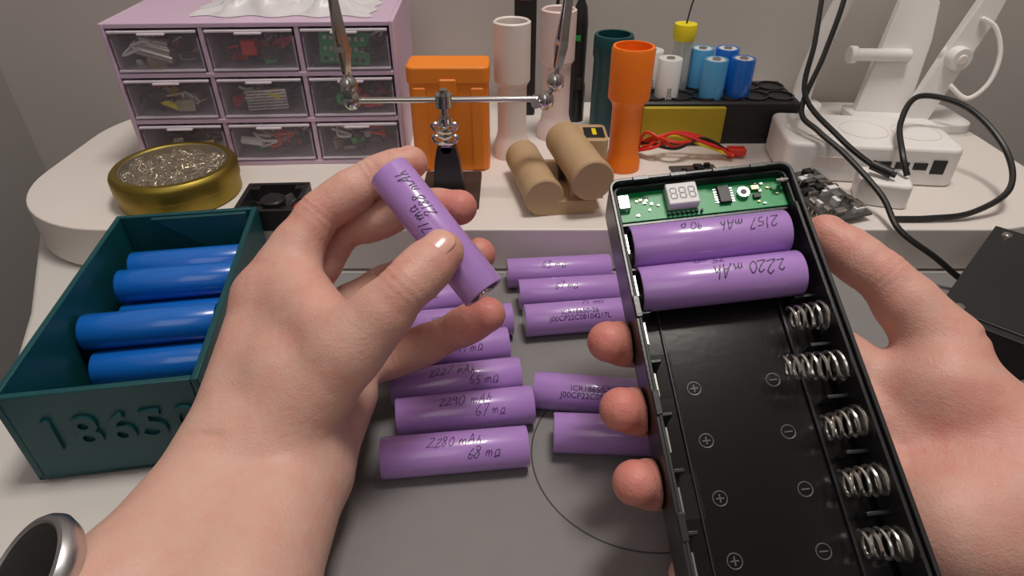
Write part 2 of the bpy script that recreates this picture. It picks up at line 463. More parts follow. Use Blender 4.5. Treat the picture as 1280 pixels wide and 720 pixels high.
for i in range(3):
    x=26.6+i*3.9
    for yy in(-6.6,-9.2,-11.8): b.box((x,yy,-1.95),(2.2,.5,.2),'ledoff')
    for xx in(-1.25,1.25):
        for yy in(-7.9,-10.5): b.box((x+xx,yy,-1.95),(.5,1.9,.2),'ledoff')
b.box((49,-9.6,-6.3),(5,8.5,1.8),'chip',ch=.2)
for i in range(6):
    for sx in(-1,1): b.box((49+sx*3.3,-6.3-i*1.3,-7.1),(1.6,.6,.4),'solder')
b.cyl((57,-10,-7.4),(57,-10,-5.2),2.6,'solder'); b.cyl((57,-10,-5.3),(57,-10,-5.0),1.3,'chip')
b.box((62.5,-8,-6.5),(3.2,2,1.6),'brass'); b.box((62.5,-12,-6.5),(3,2,1.2),'chip')
for _ in range(26):
    x=random.choice([random.uniform(6,22),random.uniform(60,73)]); y=random.uniform(-16,-4.5)
    b.box((x,y,-7),(random.uniform(.8,1.8),random.uniform(.6,1),.7),random.choice(['solder','chip','solder','brass']))
for i in range(8): b.cyl((24+i*2,-16.2,-7.3),(24+i*2,-16.2,-5.6),.6,'chip',seg=8)
b.box((6,-9,-6),(5,7,3),'solder',ch=.4)
b.cyl((73,-8,-9),(73,-8,-2),.9,'chrome'); b.cyl((70.5,-8,-3),(75.5,-8,-3),1.2,'chrome')
b.obj('circuit_board',case,bevel=0)
for i,(t_,ta,tb) in enumerate([(28.5,"2157 mAh",""),(48.2,"2220 mAh","75 mW")]):
    o=cell_b('purple').obj('cell_%d'%(i+1),case); o.matrix_local=T(38.3*S,-t_*S,-10.4*S)@rotX(-.15 if i else 0)
    if i==0: hand(o,"2157 mAh",5.4,15,.05,True,i+3,lw=.42); hand(o,"90 W",3.8,-8,.25,True,9)
    else: hand(o,ta,5.6,10,-.15,True,i+3,lw=.46); hand(o,tb,4.2,-4,.6,True,i+7)

# ---------------------------------------------------------------- hands (implicit surface -> surface nets)
def surface_nets(V,org,h):
    ins=V<0
    nx,ny,nz=V.shape
    cs=np.zeros((nx-1,ny-1,nz-1),np.int8)
    corners=[(a,b_,c_) for a in(0,1) for b_ in(0,1) for c_ in(0,1)]
    for a,b_,c_ in corners: cs+=ins[a:nx-1+a,b_:ny-1+b_,c_:nz-1+c_]
    act=(cs>0)&(cs<8)
    idx=np.argwhere(act); n=len(idx)
    ID=-np.ones(act.shape,np.int64); ID[act]=np.arange(n)
    pos=np.zeros((n,3)); cnt=np.zeros(n)
    for a in corners:
        for ax in range(3):
            if a[ax]==0:
                c2=list(a); c2[ax]=1
                i0=idx+np.array(a); i1=idx+np.array(c2)
                v0=V[i0[:,0],i0[:,1],i0[:,2]]; v1=V[i1[:,0],i1[:,1],i1[:,2]]
                mk=(v0<0)!=(v1<0)
                t=np.where(mk,v0/np.where(mk,v0-v1,1),0)
                p=i0+(i1-i0)*t[:,None]
                pos[mk]+=p[mk]; cnt[mk]+=1
    pos/=cnt[:,None]
    F=[]
    for ax in range(3):
        sl0=[slice(None)]*3; sl1=[slice(None)]*3
        sl0[ax]=slice(0,-1); sl1[ax]=slice(1,None)
        A=ins[tuple(sl0)];Bb=ins[tuple(sl1)]
        e=np.argwhere(A!=Bb)
        u,v=(ax+1)%3,(ax+2)%3
        ok=(e[:,u]>0)&(e[:,v]>0)&(e[:,u]<V.shape[u]-1)&(e[:,v]<V.shape[v]-1)
        e=e[ok]; inside=A[e[:,0],e[:,1],e[:,2]]
        def g(du,dv):
            q=e.copy(); q[:,u]-=du; q[:,v]-=dv
            return ID[q[:,0],q[:,1],q[:,2]]
        q=np.stack([g(1,1),g(0,1),g(0,0),g(1,0)],1)
        q[~inside]=q[~inside][:,::-1]
        F.append(q)
    return pos*h+org,np.concatenate(F)
def smin(a,b_,k):
    h=np.clip(.5+.5*(b_-a)/k,0,1)
    return b_*(1-h)+a*h-k*h*(1-h)
class Field:
    def __init__(s,lo,hi,h):
        s.lo=np.array(lo,float);s.h=h
        n=np.ceil((np.array(hi)-s.lo)/h).astype(int)+1; s.n=n
        s.ax=[(s.lo[i]+h*np.arange(n[i])).astype(np.float32) for i in range(3)]
    def new(s): return np.full(tuple(s.n),30,np.float32)
    def win(s,a,b_,pad):
        lo=np.minimum(a,b_)-pad; hi=np.maximum(a,b_)+pad
        i0=np.clip(((lo-s.lo)/s.h).astype(int),0,s.n-1); i1=np.clip(((hi-s.lo)/s.h).astype(int)+2,1,s.n)
        sl=tuple(slice(i0[i],i1[i]) for i in range(3))
        g=np.meshgrid(*[s.ax[i][sl[i]] for i in range(3)],indexing='ij',sparse=True)
        return sl,g
    def cone(s,F,a,b_,ra,rb,k):
        a=np.array(a,float);b_=np.array(b_,float)
        sl,g=s.win(a,b_,max(ra,rb)+22)
        ba=b_-a; L2=max(ba@ba,1e-6)
        p=[g[i]-a[i] for i in range(3)]
        t=np.clip((p[0]*ba[0]+p[1]*ba[1]+p[2]*ba[2])/L2,0,1)
        d=np.sqrt((p[0]-t*ba[0])**2+(p[1]-t*ba[1])**2+(p[2]-t*ba[2])**2)-(ra+(rb-ra)*t)
        F[sl]=smin(F[sl],d.astype(np.float32),k) if k>0 else np.minimum(F[sl],d)
    def ring(s,F,c,t,r,depth,sg):
        c=np.array(c,float);t=np.array(t,float);t/=np.linalg.norm(t)
        sl,g=s.win(c,c,r*1.7)
        p=[g[i]-c[i] for i in range(3)]
        ax=p[0]*t[0]+p[1]*t[1]+p[2]*t[2]
        rr=np.sqrt(p[0]**2+p[1]**2+p[2]**2)
        F[sl]+=(depth*np.exp(-ax**2/(2*sg*sg))*np.clip((r*1.6-rr)/(r*.3),0,1)).astype(np.float32)
    def groove(s,F,pts,w,depth):
        for a,b_ in zip(pts,pts[1:]):
            a=np.array(a,float);b_=np.array(b_,float)
            sl,g=s.win(a,b_,w*4); ba=b_-a
            p=[g[i]-a[i] for i in range(3)]
            t=np.clip((p[0]*ba[0]+p[1]*ba[1]+p[2]*ba[2])/(ba@ba),0,1)
            d2=(p[0]-t*ba[0])**2+(p[1]-t*ba[1])**2+(p[2]-t*ba[2])**2
            F[sl]+=(depth*np.exp(-d2/(2*w*w))).astype(np.float32)
def build_hand(name,lo,hi,palm,fingers,nails,red,h=1.0,grooves=(),carve=None):
    fl=Field(lo,hi,h)
    Pm=fl.new()
    for a,b_,ra,rb in palm: fl.cone(Pm,a,b_,ra,rb,9)
    tot=Pm.copy()
    for J in fingers:
        F=fl.new()
        for (a,ra),(b_,rb) in zip(J,J[1:]): fl.cone(F,a,b_,ra,rb,2.5)
        for (a,ra),(b_,rb) in zip(J,J[1:]):
            a_=np.array(a)*.6+np.array(b_)*.4; b2=np.array(a)*.4+np.array(b_)*.6
            fl.cone(F,a_,b2,(ra+rb)/2+.4,(ra+rb)/2+.4,3)
        for i in range(1,len(J)-1):
            c=np.array(J[i][0],float); t=np.array(J[i+1][0],float)-np.array(J[i-1][0],float); t/=np.linalg.norm(t)
            fl.ring(F,c,t,J[i][1],.95,.75); fl.ring(F,c+t*2.8,t,J[i][1],.6,.65); fl.ring(F,c-t*2.8,t,J[i][1],.6,.65)
        tot=np.minimum(tot,smin(Pm,F,7))
    for g in grooves: fl.groove(tot,g,1.2,1.0)
    if carve is not None:
        g=np.meshgrid(*fl.ax,indexing='ij',sparse=True)
        tot=np.maximum(tot,-carve(g).astype(np.float32))
    v,f=surface_nets(tot,fl.lo,h)
    n=len(v); e=np.concatenate([f[:,[0,1]],f[:,[1,2]],f[:,[2,3]],f[:,[3,0]]])
    cn=np.bincount(e[:,0],minlength=n)+np.bincount(e[:,1],minlength=n)
    for it in range(2):
        acc=np.zeros((n,3))
        for c in range(3):
            acc[:,c]+=np.bincount(e[:,0],v[e[:,1],c],n)+np.bincount(e[:,1],v[e[:,0],c],n)
        v=v*.5+.5*acc/np.maximum(cn,1)[:,None]
    me=bpy.data.meshes.new(name); me.from_pydata((v*S).tolist(),[],f.tolist()); me.update()
    tint=np.zeros(n)
    for c,r,a in red: tint=np.maximum(tint,a*np.exp(-((v-np.array(c))**2).sum(1)/(2*r*r)))
    at=me.attributes.new('tint','FLOAT','POINT'); at.data.foreach_set('value',tint.astype(np.float32))
    me.polygons.foreach_set('use_smooth',np.ones(len(f),bool)); me.materials.append(M['skin'])
    o=bpy.data.objects.new(name,me); sc.collection.objects.link(o)
    for k,(tip,dip,r,dorsal,wd,ln) in enumerate(nails):
        tip=np.array(tip,float);dip=np.array(dip,float); ax=tip-dip; ax/=np.linalg.norm(ax)
        dr=np.array(dorsal,float); dr-=ax*(dr@ax); dr/=np.linalg.norm(dr); sd=np.cross(ax,dr)
        nl=Field(tip-18,tip+18,.5); g=np.meshgrid(*nl.ax,indexing='ij',sparse=True)
        F=nl.new(); nl.cone(F,dip,tip,r+1.4,r+.55,0)
        c=tip-ax*(r*.15)+dr*(r*1.0)
        p=[g[i]-c[i] for i in range(3)]
        u=sum(p[i]*ax[i] for i in range(3)); w=sum(p[i]*sd[i] for i in range(3)); q=sum(p[i]*dr[i] for i in range(3))
        E=((np.abs(u)/ln)**3+(np.abs(w)/wd)**3+(np.abs(q)/5.0)**4)**(1/3)-1
        G=np.maximum(F,E*min(wd,ln)).astype(np.float32)
        nv,nf=surface_nets(G,nl.lo,.5)
        if len(nf)==0: continue
        m2=bpy.data.meshes.new('nail'); m2.from_pydata((nv*S).tolist(),[],nf.tolist()); m2.polygons.foreach_set('use_smooth',np.ones(len(nf),bool)); m2.materials.append(M['nail'])
        no=bpy.data.objects.new('nail_%d'%(k+1),m2); sc.collection.objects.link(no); no.parent=o
    return o
def carve_cell(g):
    a=np.array(HA); ba=np.array(HB-HA); L=np.linalg.norm(ba); u=ba/L
    p=[g[i]-a[i] for i in range(3)]
    t=p[0]*u[0]+p[1]*u[1]+p[2]*u[2]
    rad=np.sqrt(np.maximum((p[0]-t*u[0])**2+(p[1]-t*u[1])**2+(p[2]-t*u[2])**2,0))-9.5
    return np.maximum(rad,np.maximum(-t,t-L))
def carve_case(g):
    p=[g[i]-TL[i] for i in range(3)]
    lx=sum(p[i]*CX[i] for i in range(3)); ly=sum(p[i]*CY[i] for i in range(3)); lz=sum(p[i]*CZ[i] for i in range(3))
    return np.maximum(np.maximum(np.abs(lx-39)-39.4,np.abs(ly+93)-93.4),np.abs(lz+11)-11.6)
# LEFT HAND
palmL=[((-108,163,32),(-118,108,36),24,25),((-86,161,30),(-88,106,34),22,24),((-118,108,36),(-140,20,45),25,29),((-88,106,34),(-105,20,42),24,29),
((-106,168,36),(-106,222,72),22,12.5),((-104,170,36),(-104,230,58),21,12),((-98,168,34),(-100,232,40),20,12),((-90,166,32),(-90,224,27),20,12),
((-92,172,42),(-61,184,77),20,12.3),((-66,190,77),(-98,220,77),11.5,11.5),((-76,200,79),(-92,228,81),10.5,10.5),((-82,168,30),(-74,208,30),18,14),((-95,200,50),(-85,205,45),18,15),((-90,190,62),(-88,212,66),16,15)]
Lidx=[((-106,222.6,73.4),11.3),((-84,248,99),9.7),((-62,260.5,110.7),8.4),((-45,267.5,114.3),7.4)]
Lmid=[((-104,230,58),11),((-79,260,84),9.4),((-48,261,94.5),8.5),((-23,250.5,101),7.8)]
Lrng=[((-100,233,40),11),((-62,256,56.5),9.2),((-34,252,69.4),8.4),((-15,246,79.5),7.7)]
Lpnk=[((-90,224,27),10.5),((-55,229.4,32),9.2),((-30,234,43),8.7),((-11,231,57),8.1)]
Lth=[((-61,184,77),12.3),((-40,194.5,97),9.9),((-27,209.5,103.5),8.7)]
redL=[((-45,266,113),12,.5),((-23,250,101),11,.85),((-15,246,80),11,.85),((-11,231,57),12,.85),((-27,209,104),10,.5),((-83,248,100),14,.35),((-40,194,97),10,.35),((-106,222,73),20,.25),((-70,205,78),18,.3),((-30,234,43),12,.35)]
build_hand('left_hand',(-175,15,-2),(8,292,132),palmL,[Lidx,Lmid,Lrng,Lpnk,Lth],
 [((-27,209.5,103.5),(-40,194.5,97),8.7,(-.1,-.45,.9),6.0,7.0),((-45,267.5,114.3),(-62,260.5,110.7),7.4,(-.2,.9,.35),5,5.5)],redL,
 grooves=[[(-58,212,90),(-68,202,92),(-76,192,92)],[(-52,200,60),(-60,190,55),(-66,180,50)],[(-140,165,40),(-128,160,58),(-105,158,58)],[(-100,205,92),(-92,196,90),(-84,186,84)]],carve=carve_cell)
# RIGHT HAND
palmR=[((203,150,34),(235,60,44),25,29),((196,125,32),(215,50,42),24,29),
((198,150,36),(135,203,55),21,12),((198,146,34),(137,182,44),21,12),((196,140,33),(138,160,34),21,11.5),((192,132,31),(137,140,26),20,11),
((196,158,42),(168,183,58),22,18),((168,183,58),(172,196,68),18,13.5),((185,150,38),(156,140,32),24,22)]
Ri=[((135,203,55),11.5),((92,214,61.5),9.2),((56,208,57.5),8.6),((38,196.5,70),8.2)]
Rm=[((137,182,44),11.5),((92,192,50),9.2),((58,182,44),8.6),((40.5,169.5,60),8.2)]
Rr=[((138,160,34),11),((94,168,37.5),9),((60,157,31.5),8.4),((43,145,49),8.0)]
Rp=[((137,140,26),10.5),((98,145,26),8.5),((76,135,20.5),7.6),((63,129,18),7)]
Rt=[((172,196,68),13.2),((152,218,86),10.6),((133.5,238,94.5),8.8)]
redR=[((38,196,71),12,.85),((41,169,61),12,.85),((43,144,50),12,.85),((132,237,94),14,.55),((152,218,86),14,.35),((170,190,70),22,.3),((165,165,50),25,.45),((190,150,60),22,.25)]
build_hand('right_hand',(28,35,-2),(275,262,122),palmR,[Ri,Rm,Rr,Rp,Rt],
 [((133.5,238,94.5),(152,218,86),8.8,(.75,.55,.1),6,7)],redR,
 grooves=[[(182,178,78),(175,165,72),(168,152,62)],[(186,196,74),(178,188,80)],[(205,165,60),(195,150,62),(180,135,56)]],carve=carve_case)

# watch
wb=T(-139,104,58)@Vector((-.5,-.3,.82)).to_track_quat('Z','Y').to_matrix().to_4x4()
b=B()
b.lathe([(0,-6),(14,-6),(17,-3.5),(18.6,0),(18.2,2.2),(17.2,3.6),(15.8,4.0),(15.0,3.4)],'silver',wb,48)
b.lathe([(0,4.0),(11,3.9),(15.1,3.3)],'screen',wb,48)
b.cyl((18,0,0),(21,0,0),2.4,'silver',X=wb)
b.obj('wrist_watch')

# ---------------------------------------------------------------- drawer cabinet
cab=empty('drawer_cabinet',(-179,506,30)); cab.rotation_euler=(0,0,math.radians(2.5)); cm=lambda b,n,bev=0:b.obj(n,cab,bevel=bev)
b=B(); Wc,Dc,Hc=194,110,102; t=3.2
b.box((-Wc/2+t/2,0,Hc/2),(t,Dc,Hc),'lilac'); b.box((Wc/2-t/2,0,Hc/2),(t,Dc,Hc),'lilac')
b.box((0,Dc/2-1,Hc/2),(Wc-2*t,2,Hc-2*t),'lilac')
for i in range(4):
    z=t/2+i*(Hc-t)/3; b.box((0,0,z),(Wc-2*t,Dc,t),'lilac')
for x in(-31.8,31.8): b.box((x,0,Hc/2),(t,Dc-1,Hc-t),'lilac')
cm(b,'frame',.7)
b=B(); bl=B(); bc=B()
cw=(Wc-t)/3; chh=(Hc-t)/3
cols=['metal','chip','red','solder','whitewrap','green','blackmatte','brass','chip','metal','cable','yellow']
for r in range(3):
    for c in range(3):
        cx=(c-1)*(cw-.1); z0=t+r*chh+1; hh=chh-t-2; ww=cw-t-2.5
        b.box((cx,-Dc/2+1.2,z0+hh/2-1),(ww,1.2,hh-2),'drawer')
        b.box((cx,-Dc/2+50,z0+.6),(ww,98,1),'drawerback')
        b.box((cx,-Dc/2+45,z0+hh/2-3),(ww,1,hh-6),'drawerback')
        for sx in(-1,1): b.box((cx+sx*(ww/2-.6),-Dc/2+50,z0+hh/2-3),(1,98,hh-6),'drawerback')
        bl.box((cx,-Dc/2+.2,z0+hh-1.2),(ww,3.4,1.6),'drawerlip',ch=.4)
        bl.box((cx,-Dc/2-1.6,z0+hh-2.4),(18,3.2,1.4),'drawerlip',ch=.4)
        bl.box((cx,-Dc/2+.6,z0+.8),(ww,1.8,1.2),'drawerlip')
        for _ in range(16):
            x=cx+random.uniform(-ww/2+9,ww/2-9); y=random.uniform(-49,-30); z=z0+random.uniform(2,hh*.5)
            k=random.choice(cols); a=random.uniform(0,3.1); q=random.random()
            dx,dy=math.cos(a),math.sin(a)*.4
            if q<.35: l=random.uniform(4,9); bc.cyl((x-dx*l,y-dy*l,z),(x+dx*l,y+dy*l,z+random.uniform(-1,5)),random.uniform(1,3.2),k,seg=10)
            elif q<.6: bc.box((x,y,z),(random.uniform(5,14),random.uniform(3,7),random.uniform(3,9)),k,rz=a*.3,ch=.4)
            else:
                pts=[(x+random.uniform(-12,12),y+random.uniform(-5,5),z+random.uniform(-1,12)) for _ in range(6)]
                pts=[(min(max(px_,cx-ww/2+3),cx+ww/2-3),max(py,-51),max(pz,z0+2)) for px_,py,pz in pts]
                bc.sweep(pts,1.0,random.choice(['chip','red','cable','whitewrap','cable']),seg=6,sub=5)
cx,zt=cw,t+2*chh+1
Xp_=T(cx-2,-50.5,zt+14)@rotY(.08)@rotX(-.05)
bc.box((0,0,0),(34,1.5,22),'pcb',X=Xp_)
for i in range(7):
    for j in range(3): bc.box((-13+i*4.2,-1,-8+j*7),(2.2,.8,2.5),random.choice(['solder','chip','solder']),X=Xp_)
for i in range(3): bc.cyl((-cw-20+i*4,-46,zt+14+i*3),(-cw+6,-47,zt+6+i*5),3.6,'metal',seg=14)
for i in range(7): bc.cyl((-14,-48,t+chh+4+i*2.2),(15,-48,t+chh+5.5+i*2.2),1.0,'metal',seg=8)
bc.box((-4,-47,zt+14),(10,8,10),'red',ch=1); bc.box((10,-46,zt+10),(14,6,8),'chip',ch=1)
bc.box((cx+6,-47,t+chh+9),(10,6,9),'red',ch=1); bc.box((cx-9,-47,t+chh+11),(9,6,8),'green',ch=1); bc.box((cx-20,-47,t+chh+8),(8,6,8),'chip',ch=1)
cm(b,'drawers'); cm(bl,'drawer_lips'); cm(bc,'drawer_contents')

# plastic bag on cabinet
nx,ny=44,20; vs=[];fs=[]
for i in range(nx):
    for j in range(ny):
        x=-222+i*125/(nx-1); y=466+j*72/(ny-1); fx=i/(nx-1);fy=j/(ny-1)
        edge=min(fx,1-fx,fy,1-fy)*4; edge=min(edge,1)
        z=132.5+ edge*(8+5*math.sin(x*.11+y*.07)+3*math.sin(x*.31-y*.2)+1.5*math.sin(x*.7+y*.5))
        vs.append((x+2*math.sin(y*.3),y+3*math.sin(x*.2),max(z,132.5)))
for i in range(nx-1):
    for j in range(ny-1): a=i*ny+j; fs.append((a,a+ny,a+ny+1,a+1))
b=B(); b.add(vs,fs,'bag'); b.obj('plastic_bag',ang=80)

# gold tin with metal wool and clear window lid
b=B(); X0=T(-229,404,30)
b.lathe([(0,0),(38,0),(39.5,1),(39.5,10),(40.5,11),(40.5,19),(39.6,21),(38,22.5),(34.6,22.6),(33.8,21.6),(33.8,16)],'gold',X0,64)
b.lathe([(34,16),(25,17),(0,17.5)],'woolbase',X0,64)
b.lathe([(34.4,22.2),(0,22.2)],'lid',X0,64)
b.obj('wire_wool_tin')
tin=bpy.data.objects['wire_wool_tin']
b=B()
for k in range(230):
    r0=31*math.sqrt(random.random()); a0=random.uniform(0,6.28); pts=[]
    cx_,cy_=r0*math.cos(a0),r0*math.sin(a0)
    for j in range(8):
        a=j*1.3+a0; rr=random.uniform(1.2,4)
        px_,py=cx_+rr*math.cos(a),cy_+rr*math.sin(a)
        q=math.hypot(px_,py)
        if q>33: px_*=33/q;py*=33/q
        pts.append((-229+px_,404+py,30+random.uniform(17.2,20.8)))
    b.sweep(pts,.28,'wool',seg=4,sub=4)
b.obj('wire_wool',tin)

# cooling fan
b=B(); X0=T(-154,372,30)@rotZ(.05)
for sx,sy,dx,dy in((0,1,40,3),(0,-1,40,3),(1,0,3,34),(-1,0,3,34)): b.box((sx*18.5,sy*18.5,7),(dx,dy,14),'blackmatte',X=X0)
for sx in(-1,1):
    for sy in(-1,1): b.box((sx*14.5,sy*14.5,7),(6,6,13),'blackmatte',X=X0)
b.lathe([(0,1),(8,1),(8,12),(7,13),(0,13)],'black',X0,24)
for i in range(7):
    Xb=X0@rotZ(i*2*math.pi/7)@T(12,0,7)@rotX(.7); b.box((0,0,0),(9,7,.8),'black',X=Xb)
b.sweep([(-140,356,40),(-133,362,45),(-128,375,38),(-122,383,33)],.8,'red',seg=6); b.sweep([(-141,356,40),(-136,364,46),(-130,378,38),(-120,387,33)],.8,'cable',seg=6)
b.obj('cooling_fan')
b=B(); b.box((-108,378,30.8),(30,26,1.6),'pcb',rz=.2)
for _ in range(14): b.box((-108+random.uniform(-11,11),378+random.uniform(-9,9),33),(random.uniform(2,6),random.uniform(2,5),random.uniform(1.5,4)),random.choice(['chip','solder','led','green']),rz=.2)
b.obj('circuit_module')

# helping hands tool
hh=empty('helping_hands_tool',(-43,406,30))
b=B()
b.box((1,0,2),(40,52,4),'brown',ch=.8)
poly=[(-11,0),(11,0),(8,24),(6,33),(-6,33),(-8,24)]
b.prism(poly,-4,4,'black',X=T(0,-6,4)@rotX(math.pi/2))
b.cyl((0,-6,32),(0,-6,74),2.6,'chrome')
b.lathe([(0,0),(5.5,0),(5.5,8),(0,8)],'chrome',T(0,-6,63),20); b.lathe([(0,0),(5,0),(5,6),(0,6)],'chrome',T(0,-6,50),20)
for sx in(-1,1): b.sweep([(0,-10,47),(sx*5,-12,49),(sx*8,-12,53),(sx*5,-12,54),(0,-10,50)],1.2,'chrome',seg=6)
for sx in(-1,1): b.sweep([(0,-10,40),(sx*5,-12,41),(sx*8,-12,45),(sx*5,-12,46),(0,-10,43)],1.2,'chrome',seg=6)
b.cyl((0,-10,36),(0,0,36),3.5,'chrome')
b.cyl((-56,-6,67),(67,-6,68),1.9,'chrome')
def joint(c): 
    b.lathe([(0,-4.5),(3,-5.2),(5,-3),(5.4,0),(5,3),(3,5.2),(0,4.5)],'chrome',T(*c),20)
def clip(c,d):
    d=Vector(d).normalized(); c=Vector(c)
    X0=Matrix.Translation(c)@d.to_track_quat('Z','Y').to_matrix().to_4x4()
    for s_ in(-1,1):
        P=[(s_*1.2,0),(s_*4.5,14),(s_*3.2,24),(s_*.9,52),(s_*.2,52),(s_*1.6,22)]
        b.prism(P,-2.4,2.4,'chrome',X=X0@rotX(math.pi/2))
    b.cyl((-4,0,15),(4,0,15),2.6,'chrome',X=X0); b.cyl((0,0,-10),(0,0,2),1.6,'chrome',X=X0)
joint((-58,-6,67)); joint((-58,-8,77)); b.cyl((-58,-6,67),(-58,-8,77),2.4,'chrome'); b.cyl((-58,-16,74),(-58,0,74),3,'chrome')
clip((-58,-8,84),(-.03,-.05,1))
joint((64,-6,67)); b.cyl((64,-6,67),(70,-4,76),2.2,'chrome'); joint((70,-4,78)); b.cyl((58,-10,66),(58,0,66),3,'chrome')
clip((71,-4,86),(.12,.05,1))
b.obj('stand_and_clips',hh,bevel=.2)

# orange battery box
b=B()
b.prism(rrect(55,27,5,cx=-44,cy=454),30,96,'orange2')
b.prism(rrect(57,29,5,cx=-44,cy=454),94,106,'orange2')
for x in(-64,-24): b.box((x,440.2,62),(9,2,60),'orange2',ch=.8)
b.box((-44,440,92),(12,3,12),'orange2',ch=1)
b.obj('orange_battery_box',bevel=1.5)

# tubes
def tube(name,x,y,prof,k):
    b=B(); b.lathe(prof,k,T(x,y,30),40); return b.obj(name,ang=30)
tube('tube_container',0,471,[(0,0),(14.5,0),(14.5,9),(12,14),(10.8,20),(10.8,54),(13.2,58),(13.2,98),(12,99),(11,98),(11,70),(0,70)],'whitepla')
tube('tube_container',35,508,[(0,0),(14.5,0),(14.5,9),(12,14),(10.8,20),(10.8,58),(13.2,62),(13.2,98),(12,99),(11,98),(11,70),(0,70)],'pinkpla')
tube('tube_container',79,519,[(0,0),(14.5,0),(14.5,60),(15.5,62),(15.5,76),(14.8,78),(12.5,78),(12.5,60),(0,60)],'darkteal')
tube('tube_container',82,447,[(0,0),(13,0),(13,6),(11.8,9),(10.8,14),(10.8,46),(12,50),(14.6,53),(14.8,86),(14,88),(12.3,88),(12,70),(0,70)],'orange')

# soldering tool and meter
b=B(); b.lathe([(0,0),(7,0),(7,30),(6,34),(6.3,80),(5,92),(3,97),(3,112),(0,112)],'black',T(55,545,30),24)
b.sweep([(55,545,140),(53,543,152),(48,545,158),(42,553,152),(38,572,120),(34,582,60),(30,585,32)],1.5,'cable')
b.box((55,537.5,64),(6,1.2,10),'blackgloss'); b.box((53,537.4,100),(4,1,4),'green')
b.obj('soldering_tool')
b=B(); b.box((11,562,92),(18,14,124),'blackmatte',ch=1.5)
for i in range(3): b.box((11,554.6,146-i*9),(8,.8,5),'ledred')
b.obj('digital_meter')

# tan battery holder
th=empty('tan_battery_holder',(30,405,30))
b=B()
def shell(p,q,r):
    p=Vector(p);q=Vector(q);d=q-p;Lh=d.length
    X0=Matrix.Translation(p)@d.to_track_quat('Z','Y').to_matrix().to_4x4()
    b.lathe([(0,0),(r-2,0),(r,2),(r,Lh-6),(r+.8,Lh-5),(r+.8,Lh-1),(r-.5,Lh),(0,Lh)],'tan',X0,40)
shell((-23,34,13.2),(-9,-34,13.2),12.2)
shell((6,30,28),(21,-38,27),13)
b.prism([(-16,-34),(24,-30),(20,34),(-18,34)],0,10,'tan')
b.prism([(8,-28),(30,-24),(26,30),(6,30)],8,22,'tan')
b.prism(rrect(24,30,4,cx=24,cy=25),20,34,'tan')
b.box((27,24,34.3),(14,18,.8),'chip'); b.box((27,24,35),(3,11,.6),'yellow')
b.box((3,6,18),(3,26,10),'chip')
b.obj('holder_body',th,bevel=.6)

# battery rack + contents
rk=empty('battery_rack',(160,518,30))
b=B(); b.box((2,0,17),(126,54,34),'blackmatte',ch=1.5)
for i in range(6):
    for j in range(2):
        x=-48+i*20; y=-13+j*24
        b.lathe([(9.6,33.5),(9.6,35.5),(11,35.5),(11,33.5)],'black',T(x,y,0),28); b.lathe([(0,34.3),(9.6,34.3)],'chip',T(x,y,0),28)
b.obj('rack_block',rk)
b=B(); b.box((-26,-30,17),(64,4,29),'olive',ch=.8); b.obj('yellow_card',rk)
def up(x,y,z0,k,name):
    c=cell_b(k).obj(name,rk); c.matrix_local=T(x*S,y*S,z0*S)@rotY(-math.pi/2); return c
i=0
for x,y,k in((-8,11,'lblue'),(-3,-13,'lblue'),(12,11,'blue'),(19,-10,'blue')):
    up(x,y,32.5+(-2 if y<0 else 0),k,'upright_cell_%d'%(i+1)); i+=1
for x,y in((-48,11),(-38,-12)):
    o=up(x,y,31,'whitewrap','upright_cell_%d'%(i+1)); i+=1
    label(o,"18650 2200",5,0,-1.6,False,2,shear=0)
b=B(); b.lathe([(0,4),(6,5),(7.5,9),(7.5,72),(7,72),(7,10),(0,6)],'glass',T(-25,8,0),24); b.lathe([(0,84),(8.6,84),(9,82),(9,74),(8.4,72),(0,72)],'yellow',T(-25,8,0),24)
for q in range(10): b.cyl((-25+random.uniform(-4,4),8+random.uniform(-3,3),36),(-25+random.uniform(-4,4),8+random.uniform(-3,3),66),.7,'solder',seg=6)
b.sweep([(-25,8,82),(-22,9,100),(-16,10,118)],.6,'chip',seg=6)
b.obj('test_tube',rk)

# wires and small boards
b=B()
for k in range(7):
    pts=[(90+random.uniform(0,8),468+k*2,32+k*.6),(104+random.uniform(-6,6),458+random.uniform(-6,10),40+random.uniform(0,10)),(122,460+random.uniform(-8,10),38+random.uniform(0,12)),(145+random.uniform(-5,5),460+random.uniform(-6,10),38+random.uniform(0,8)),(168,468-k*2,34)]
    b.sweep(pts,1.2,['red','red','red','cable','red','yellow','red'][k],seg=7)
b.box((172,465,35),(14,8,6),'red',ch=1)
b.obj('wire_harness')
b=B(); b.box((135,436,30.8),(34,22,1.6),'pcbgray',rz=.1)
for _ in range(16): b.box((135+random.uniform(-13,13),436+random.uniform(-8,8),33),(random.uniform(2,6),random.uniform(2,5),random.uniform(1.5,5)),random.choice(['chip','solder','blackmatte','metal']),rz=.1)
b.obj('circuit_module')
b=B(); X0=T(206,386,38)@rotZ(.35)@rotX(.12)
b.box((0,0,0),(34,56,1.6),'pcbgray',X=X0)
for _ in range(36): b.box((random.uniform(-13,13),random.uniform(-24,24),2.5),(random.uniform(2,8),random.uniform(2,7),random.uniform(2,7)),random.choice(['chip','solder','metal','metal','led']),X=X0)
for i in range(12):
    for sx in(-14,14): b.cyl((sx,-22+i*4,-7),(sx,-22+i*4,2),.4,'solder',seg=6,X=X0)
b.obj('microcontroller_board')

